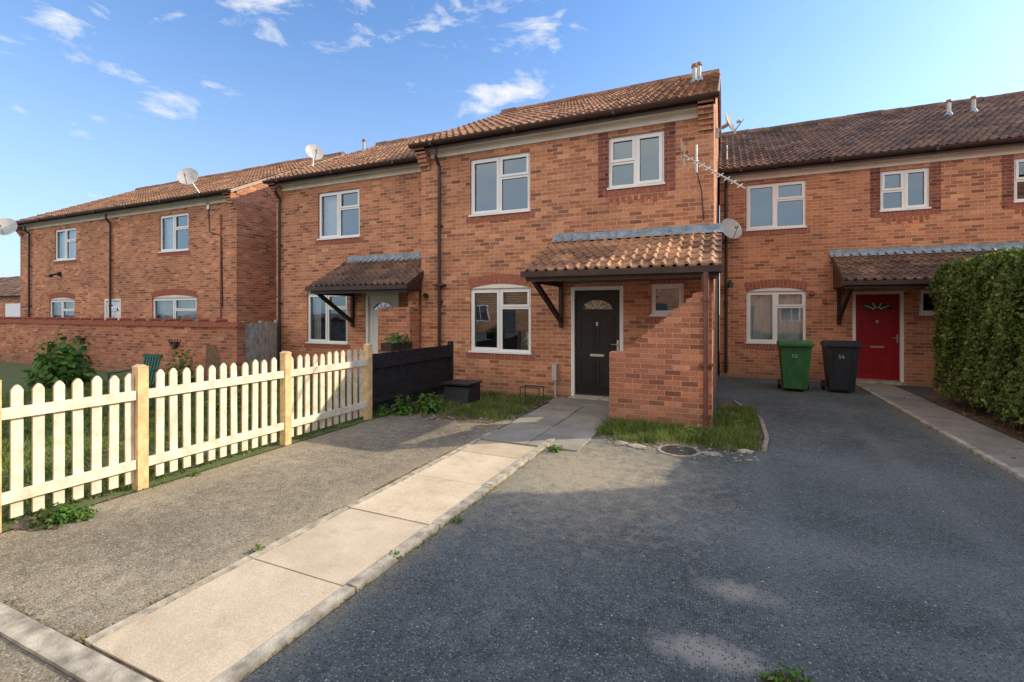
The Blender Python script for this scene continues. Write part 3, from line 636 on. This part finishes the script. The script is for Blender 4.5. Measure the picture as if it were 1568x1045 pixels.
# ---------------------------------------------------------------- satellite dishes and aerial
def dish(x,y,z,r,az,el,pole=None,mount=None,white='dish'):
    e=empty('satellite_dish',(x,y,z)); mb=MB()
    d=Vector((math.sin(az)*math.cos(el),math.cos(az)*math.cos(el),math.sin(el))); a=d.cross(Vector((0,0,1))).normalized(); b=a.cross(d)
    c=Vector((x,y,z)); n=24; v=[c]; f=[]
    for k in range(1,6):
        rr=r*k/5
        for i in range(n):
            t=2*math.pi*i/n; v.append(c+a*rr*math.cos(t)+b*rr*1.08*math.sin(t)+d*(.22*r*(k/5)**2))
    for i in range(n): f.append((0,1+i,1+(i+1)%n))
    for k in range(4):
        for i in range(n): f.append((1+k*n+i,1+(k+1)*n+i,1+(k+1)*n+(i+1)%n,1+k*n+(i+1)%n))
    mb.mesh(v,f,white,True); mb.obj('reflector',e)
    mb=MB(); p=c-b*r*1.02+d*.1*r; q=c+d*r*1.25-b*r*.35; mb.cyl(p,q,.012,'metal',8); mb.cyl(q-d*.04,q-d*.12+b*.02,.03,'dish',10)
    mb.cyl(c-d*.01,c-d*.12,.04,'metal',8)
    if mount: mb.cyl(c-d*.1,mount,.018,'metal',8); mb.box(mount[0]-.05,mount[0]+.05,mount[1]-.02,mount[1]+.02,mount[2]-.1,mount[2]+.1,'metal')
    mb.obj('arm_and_bracket',e)
az=math.radians(150)
dish(.12,YR-.42,3.68,.27,az,.4,mount=(.02,YR-.02,3.55))
dish(-14.6,YF-.55,5.65,.28,math.radians(140),.4,mount=(-14.5,YF-.02,4.9))
dish(-25.8,YF-.6,4.95,.36,math.radians(130),.4,mount=(-25.6,YF-.02,4.8))
dish(-11.0,10.4,6.3,.25,math.radians(120),.4,mount=(-11.05,10.4,5.8))
dish(.06,10.6,5.45,.22,math.radians(108),.35,mount=(-.155,10.6,5.3),white='dishd')
ae=empty('tv_aerial',(-.4,8.4,4.1)); mb=MB()
mb.cyl((-.42,YM-.02,4.08),(-.42,YM-.45,4.1),.016,'metal',8); mb.cyl((-.42,YM-.45,3.9),(-.42,YM-.45,4.35),.018,'metal',8)
mb.cyl((-.62,YM-.5,4.2),(.28,YM-.75,3.5),.012,'dish',8)
for k in range(9):
    t=.12+k*.1; p=Vector((-.62,YM-.5,4.2)).lerp(Vector((.28,YM-.75,3.5)),t); mb.cyl(p+Vector((-.04,-.1,-.05)),p+Vector((.04,.1,.05)),.005,'dish',6)
for k in range(5):
    for s_ in(-1,1): mb.cyl((-.64,YM-.72,4.2+s_*(.04+.035*k)),(-.60,YM-.3,4.2+s_*(.04+.035*k)),.005,'dish',6)
mb.obj('boom_and_elements',ae)
a2=empty('tv_aerial',(.3,13.6,6)); mb=MB(); mb.cyl((.05,14.0,5.3),(.05,14.0,6.1),.016,'metal',8); mb.cyl((-.1,14.0,6.0),(.55,14.0,5.98),.01,'mat',8)
for k in range(7): mb.cyl((-.05+k*.09,13.85,6.0),(-.05+k*.09,14.15,6.0),.005,'mat',6)
mb.obj('boom_and_elements',a2)
mb=MB(); P=[(-14.5,YF-.02,4.8),(-14.45,YF-.02,4.1),(-13.9,YF-.02,3.95),(-13.85,YF-.02,1.8)]
for a,b in zip(P[:-1],P[1:]): mb.cyl(a,b,.012,'black',6)
mb.obj('cable',far)
mb=MB(); P=[(-.42,YM-.4,3.95),(-.36,YM-.02,3.7),(-.33,YM-.015,3.2)]
for a,b in zip(P[:-1],P[1:]): mb.cyl(a,b,.008,'black',6)
mb.obj('cable',main)
mb=MB(); mb.box(-23.2,-23.1,YF-.1,YF-.001,3.0,3.15,'black'); mb.cyl((-23.15,YF-.05,3.1),(-23.15,YF-.35,3.0),.03,'black'); mb.beam((-23.3,YF-.35,2.98),(-23.0,YF-.35,2.98),.12,.08,'black'); mb.obj('security_light',far)
mb=MB(); mb.cyl((.12,YR-.02,2.35),(.12,YR-.3,2.42),.02,'black'); mb.cyl((.12,YR-.3,2.25),(.12,YR-.3,2.45),.07,'black',8,.03); mb.obj('wall_lantern',right)
mb=MB(); mb.box(-3.0,-2.91,YM-.13,YM-.005,.35,.66,'dish'); mb.cyl((-2.95,YM-.07,.02),(-2.95,YM-.07,.35),.02,'dish'); mb.obj('meter_box',main)
mb=MB()
for x in (-3.3,-2.95):
    for yy in (7.75,7.98): mb.cyl((x,yy,0),(x,yy,.32),.009,'mat',8)
for yy in (7.75,7.98): mb.cyl((-3.32,yy,.32),(-2.93,yy,.32),.009,'mat',8); mb.cyl((-3.32,yy,.14),(-2.93,yy,.14),.007,'mat',8)
for k in range(6): mb.cyl((-3.3+k*.07,7.75,.322),(-3.3+k*.07,7.98,.322),.006,'mat',6)
mb.obj('metal_plant_stand')
mb=MB(); mb.prism([(7.35,0),(7.85,0),(7.85,.34),(7.42,.3)],'x',-4.65,-4.15,'binB'); mb.box(-4.68,-4.12,7.36,7.88,.34,.37,'binB'); mb.obj('storage_tub')
mb=MB(); mb.beam((-10.9,7.3,.0),(-11.1,7.46,.85),.3,.03,'bark'); mb.obj('leaning_board')
ch=MB(); cx,cy=-8.9,4.6
for a in(-.22,.22):
    for b in(-.22,.22): ch.cyl((cx+a,cy+b,0),(cx+a*.9,cy+b*.9,.42),.02,'chair',8)
ch.box(cx-.24,cx+.24,cy-.24,cy+.24,.42,.45,'chair')
for k in range(6): ch.beam((cx-.2+k*.08,cy+.22,.45),(cx-.2+k*.08,cy+.32,.9),.045,.02,'chair')
ch.beam((cx-.25,cy+.32,.9),(cx+.25,cy+.32,.9),.04,.06,'chair'); 
for a in(-.24,.24): ch.beam((cx+a,cy-.22,.65),(cx+a,cy+.28,.68),.05,.025,'chair'); ch.cyl((cx+a,cy-.2,.42),(cx+a,cy-.2,.65),.018,'chair',8)
ch.obj('garden_chair')
# ---------------------------------------------------------------- vegetation
def quads(name,P,N,size,m,parent=None,aspect=.6,jit=.8,extra=None):
    n=len(P); Nn=N+rng.normal(0,jit,(n,3)); Nn/=np.linalg.norm(Nn,axis=1)[:,None]
    U=np.cross(Nn,rng.normal(0,1,(n,3))); U/=np.linalg.norm(U,axis=1)[:,None]; Vv=np.cross(Nn,U)
    s=size*rng.uniform(.6,1.3,n)[:,None]
    a=P-U*s; b=P+Vv*s*aspect; c=P+U*s; d=P-Vv*s*aspect
    V=np.stack([a,b,c,d],1).reshape(-1,3); F=np.arange(4*n).reshape(n,4)
    mb=MB(); mb.mesh(V.tolist(),F.tolist(),m)
    if extra: extra(mb)
    return mb.obj(name,parent)
def blades(name,polys,h,m='grass',w=.006,dens=1500,lean=.5,thr=-.4):
    Ps=[]
    for (x0,x1,y0,y1,k) in polys:
        n=int((x1-x0)*(y1-y0)*dens*k); Ps.append(np.stack([rng.uniform(x0,x1,n),rng.uniform(y0,y1,n),np.zeros(n)],1))
    P=np.concatenate(Ps); n=len(P)
    cl=np.sin(P[:,0]*5.1+np.sin(P[:,1]*4)*2)*np.cos(P[:,1]*6.3+np.sin(P[:,0]*3)*2); keep=cl+rng.uniform(-.9,.9,n)>thr; P=P[keep]; cl=cl[keep]; n=len(P)
    P=P+np.stack([rng.normal(0,.03,n),rng.normal(0,.06,n),np.zeros(n)],1)*(1 if h>.05 else .35)
    t=rng.uniform(0,2*np.pi,n); H=h*rng.uniform(.4,1.2,n)*(1+.5*cl)
    D=np.stack([np.cos(t),np.sin(t),np.zeros(n)],1); T=P+np.stack([rng.normal(0,lean,n)*H,rng.normal(0,lean,n)*H,H],1)
    V=np.stack([P-D*w,P+D*w,T],1).reshape(-1,3); F=np.arange(3*n).reshape(n,3)
    mb=MB(); mb.mesh(V.tolist(),F.tolist(),m); return mb.obj(name)
def clump(name,x,y,z,r,h,n,size,m='leaf',stems=True,jit=.8,aspect=.6):
    d=rng.normal(0,1,(n,3)); d/=np.linalg.norm(d,axis=1)[:,None]; d[:,2]=np.abs(d[:,2]); rr=rng.uniform(.45,1,n)[:,None]
    k=1+.25*np.sin(d[:,:1]*7+x*3)*np.cos(d[:,1:2]*6)
    P=np.array([x,y,z])+d*rr*k*np.array([r,r,h])
    def ex(mb):
        for i in range(min(14,n//8)):
            p=P[i*7]; mb.cyl((x+random.uniform(-.2,.2)*r,y,z),tuple(p),.006,'bark',5,.003)
    return quads(name,P,d+np.array([0,0,.8]),size,m,jit=jit,extra=ex if stems else None,aspect=aspect)
blades('grass',[(-1.6,-.1,6.35,7.1,1.2),(-.1,.42,6.4,9.0,1.0),(-.5,.3,6.25,6.6,1.0),(-1.3,-.8,6.15,6.4,.8)],.10,dens=4500)
blades('grass',[(-4.9,-3.0,6.7,8.6,.9),(-4.2,-3.1,6.45,6.8,.5)],.08,dens=3000)
blades('grass',[(-13,-5.06,1.0,8.2,1)],.07,dens=1000,w=.01)
blades('grass',[(2.6,2.68,5,13,.5),(-4.98,-4.9,1.2,5.8,.7),(-1.97,-1.9,2.2,5.6,.15)],.035,dens=1500,w=.004,thr=0)
blades('moss',[(-2.965,-2.925,1.3,5.4,1),(-2.0,-1.97,1.3,5.6,.6),(-2.88,-2.86,1.3,5.4,1),(-6,-2.9,1.28,1.31,.6)],.014,'moss',dens=9000,w=.006,lean=1.0,thr=-.1)
clump('weed_plant',-4.80,1.98,0,.17,.14,360,.02); clump('weed_plant',-4.70,2.1,0,.1,.1,140,.018); clump('weed_plant',.26,2.42,0,.11,.06,260,.014)
clump('weed_plant',-4.9,3.1,0,.06,.06,50,.014); clump('weed_plant',-1.93,3.25,0,.05,.05,50,.012); clump('weed_plant',-2.95,2.3,0,.05,.05,50,.012); clump('weed_plant',-2.02,2.6,.01,.05,.04,50,.012); clump('weed_plant',-1.85,5.4,0,.1,.08,90,.02)
clump('weed_plant',-4.75,6.35,0,.22,.3,380,.035); clump('weed_plant',-4.45,6.6,0,.24,.34,420,.04); clump('weed_plant',-5.0,6.1,0,.15,.18,200,.03)
clump('weed_plant',-.35,6.75,0,.25,.16,400,.02,'grass'); clump('weed_plant',.15,7.4,0,.2,.14,300,.02,'grass')
clump('garden_shrub',-13.4,5.6,0,.6,1.05,520,.10); clump('garden_shrub',-11.4,6.9,0,.4,.75,420,.05); clump('garden_shrub',-9.9,7.0,0,.4,.6,300,.05); clump('garden_shrub',-17.0,7.0,0,.6,.8,400,.07)
clump('garden_shrub',-7.6,5.3,0,.35,.4,300,.045); clump('garden_shrub',-6.4,6.9,0,.3,.5,300,.04)
mb=MB(); mb.box(-5.35,-5.13,6.5,7.1,.98,1.12,'timber'); mb.obj('window_box_planter'); clump('potted_plant',-5.24,6.8,1.12,.26,.18,350,.025)
mb=MB(); mb.cyl((4.1,12.15,1.08),(4.1,12.15,1.26),.09,'terracotta',14,.12); mb.obj('flower_pot'); clump('potted_plant',4.1,12.15,1.25,.18,.25,250,.025); clump('potted_flowers',4.1,12.12,1.3,.16,.2,50,.02,'flower',False)
def hedge(x0,x1,y0,y1,h,n):
    e=empty('hedge',((x0+x1)/2,(y0+y1)/2,0)); A=[('x0',(y1-y0)*h),('y0',(x1-x0)*h),('x1',(y1-y0)*h),('y1',(x1-x0)*h),('t',(x1-x0)*(y1-y0))]; tot=sum(a[1] for a in A); Ps=[];Ns=[]
    for k,ar in A:
        m=int(n*ar/tot*(1.25 if k in('x0','y0') else .5)); u=rng.uniform(0,1,m);v=rng.uniform(0,1,m); z0=.18
        if k in('x0','x1'): P=np.stack([np.full(m,x0 if k=='x0' else x1),y0+(y1-y0)*u,z0+(h-z0)*v],1);N=np.tile([-1. if k=='x0' else 1,0,0],(m,1))
        elif k in('y0','y1'): P=np.stack([x0+(x1-x0)*u,np.full(m,y0 if k=='y0' else y1),z0+(h-z0)*v],1);N=np.tile([0,-1. if k=='y0' else 1,0],(m,1))
        else: P=np.stack([x0+(x1-x0)*u,y0+(y1-y0)*v,np.full(m,h)],1);N=np.tile([0,0,1.],(m,1))
        b=.05*np.sin(P[:,0]*4+P[:,2]*3)+.05*np.sin(P[:,1]*3.7+P[:,2]*4.1)+.04*np.sin(P[:,1]*11+P[:,0]*9+P[:,2]*8)
        sp_=(rng.uniform(0,1,m)<.03)*rng.uniform(.03,.12,m)
        P=P+N*(b-np.abs(rng.normal(0,.05,m))+sp_)[:,None]
        ex=np.maximum(0,P[:,2]-(h-.22)); P[:,0]+=np.where(P[:,0]<x0+.3,ex*.55,0); P[:,1]+=np.where(P[:,1]<y0+.3,ex*.55,0); P[:,1]-=np.where(P[:,1]>y1-.3,ex*.55,0)
        low=(P[:,2]<.6)&(rng.uniform(0,1,m)>(P[:,2]-.1)/.5); P=P[~low];N=N[~low]
        Ps.append(P);Ns.append(N)
    P=np.concatenate(Ps);N=np.concatenate(Ns); quads('leaves',P,N,.036,'hedge',e,jit=.65)
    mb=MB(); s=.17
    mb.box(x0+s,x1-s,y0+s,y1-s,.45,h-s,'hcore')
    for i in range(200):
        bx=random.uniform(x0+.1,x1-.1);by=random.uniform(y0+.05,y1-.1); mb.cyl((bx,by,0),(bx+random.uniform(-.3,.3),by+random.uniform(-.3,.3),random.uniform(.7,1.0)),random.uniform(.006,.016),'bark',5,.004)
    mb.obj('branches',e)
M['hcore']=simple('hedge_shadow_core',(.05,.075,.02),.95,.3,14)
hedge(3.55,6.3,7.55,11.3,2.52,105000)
mb=MB()
for i in range(520):
    bx=random.uniform(3.55,5.0);by=random.uniform(6.8,7.7); a=random.uniform(0,6.28);l=random.uniform(.2,.65); p=(bx,by,0);q=(bx+.3*math.cos(a),by+.3*math.sin(a),l); mb.cyl(p,q,.006,'bark',4,.003,False)
    q2=(q[0]+.2*math.cos(a+1),q[1]+.2*math.sin(a+1),l+random.uniform(-.05,.2)); mb.cyl(q,q2,.003,'bark',4,.0015,False)
mb.obj('dry_shrub')
n=1200; P=np.stack([rng.uniform(3.45,5.4,n),rng.uniform(6.2,11.5,n),rng.uniform(.005,.05,n)],1); quads('leaf_litter',P,np.tile([0,0,1.],(n,1)),.03,'dryleaf',jit=.4)
n=90; P=np.stack([rng.uniform(2.3,3.5,n),rng.uniform(5,12,n),np.full(n,.02)],1); quads('leaf_litter',P,np.tile([0,0,1.],(n,1)),.02,'dryleaf',jit=.3)
n=300; P=np.stack([rng.uniform(-1.9,3.4,n),rng.uniform(1.4,12,n),np.full(n,.004)],1); quads('fallen_petals',P,np.tile([0,0,1.],(n,1)),.007,'curtain',jit=.1)
# ---------------------------------------------------------------- light, world, camera
sd=Vector((.82,.57,.50)).normalized(); el=math.asin(sd.z)
L=bpy.data.lights.new('sun','SUN'); L.energy=5.0; L.angle=math.radians(.53); L.color=(1,.84,.58)
so=bpy.data.objects.new('sun',L); so.rotation_euler=sd.to_track_quat('Z','Y').to_euler(); so.location=(20,15,20); COL.objects.link(so)
w=bpy.data.worlds.new('World'); S.world=w; w.use_nodes=True; nt=w.node_tree; bg=nt.nodes['Background']
sky=nd(nt,'ShaderNodeTexSky'); sky.sky_type='NISHITA'; sky.sun_disc=False; sky.sun_elevation=el; sky.sun_rotation=math.atan2(sd.x,sd.y); sky.air_density=1; sky.dust_density=1.0; sky.ozone_density=1.5; sky.altitude=50
tc=nd(nt,'ShaderNodeTexCoord'); G=tc.outputs['Generated']
mp=nd(nt,'ShaderNodeMapping'); mp.inputs['Scale'].default_value=(1,1,2.6); lk(nt,G,mp.inputs[0])
nz=noise(nt,mp.outputs[0],7,6,.6,.4)
mask=None
for (c,co,st) in (((-.446,.753,.485),.975,.62),((-.575,.838,.55),.985,.5),((-.308,.793,.526),.985,.75),((-.63,.588,.508),.985,.75),((-.87,.323,.371),.95,.5)):
    dn=nd(nt,'ShaderNodeVectorMath'); dn.operation='DOT_PRODUCT'; lk(nt,G,dn.inputs[0]); dn.inputs[1].default_value=Vector(c).normalized()
    f=mth(nt,'MULTIPLY',mth(nt,'DIVIDE',mth(nt,'SUBTRACT',dn.outputs['Value'],co),1-co,clamp=True),st)
    mask=f if mask is None else mth(nt,'MAXIMUM',mask,f)
# the noise carves the outline, so the cloudlets have ragged wispy edges
cl=mth(nt,'MULTIPLY',mth(nt,'SUBTRACT',mth(nt,'ADD',nz,mth(nt,'MULTIPLY',mask,.36)),.715,clamp=True),6,clamp=True)
sc=mixc(nt,1,sky.outputs[0],(1.14,1.5,1.9),'MULTIPLY')
sp=nd(nt,'ShaderNodeSeparateXYZ'); lk(nt,G,sp.inputs[0])
hz=mth(nt,'MULTIPLY',mth(nt,'POWER',mth(nt,'SUBTRACT',1,mth(nt,'MULTIPLY',sp.outputs[2],1.8),clamp=True),1.5),.7)
sc=mixc(nt,hz,sc,(4.5,5.2,6.0))
c=mixc(nt,cl,sc,(6.4,6.5,6.7))
fill_bank=mth(nt,'MULTIPLY',mth(nt,'MULTIPLY',mth(nt,'MULTIPLY',sp.outputs[1],-2.2,clamp=True),mth(nt,'MULTIPLY',sp.outputs[2],3,clamp=True)),mth(nt,'ADD',mth(nt,'MULTIPLY',nz,1.2),.25,clamp=True))  # bright bank added to the sky behind the camera as fill light
c=mixc(nt,fill_bank,c,(11.2,10.2,8.9))
lk(nt,c,bg.inputs[0]); bg.inputs[1].default_value=.15
cam=bpy.data.cameras.new('camera'); cam.lens=16.76; cam.sensor_width=36; cam.shift_y=-.029; cam.clip_end=600; cam.clip_start=.05
co=bpy.data.objects.new('camera',cam); co.location=(0,0,1.66); co.rotation_euler=(math.radians(90),0,math.radians(24.06)); COL.objects.link(co); S.camera=co
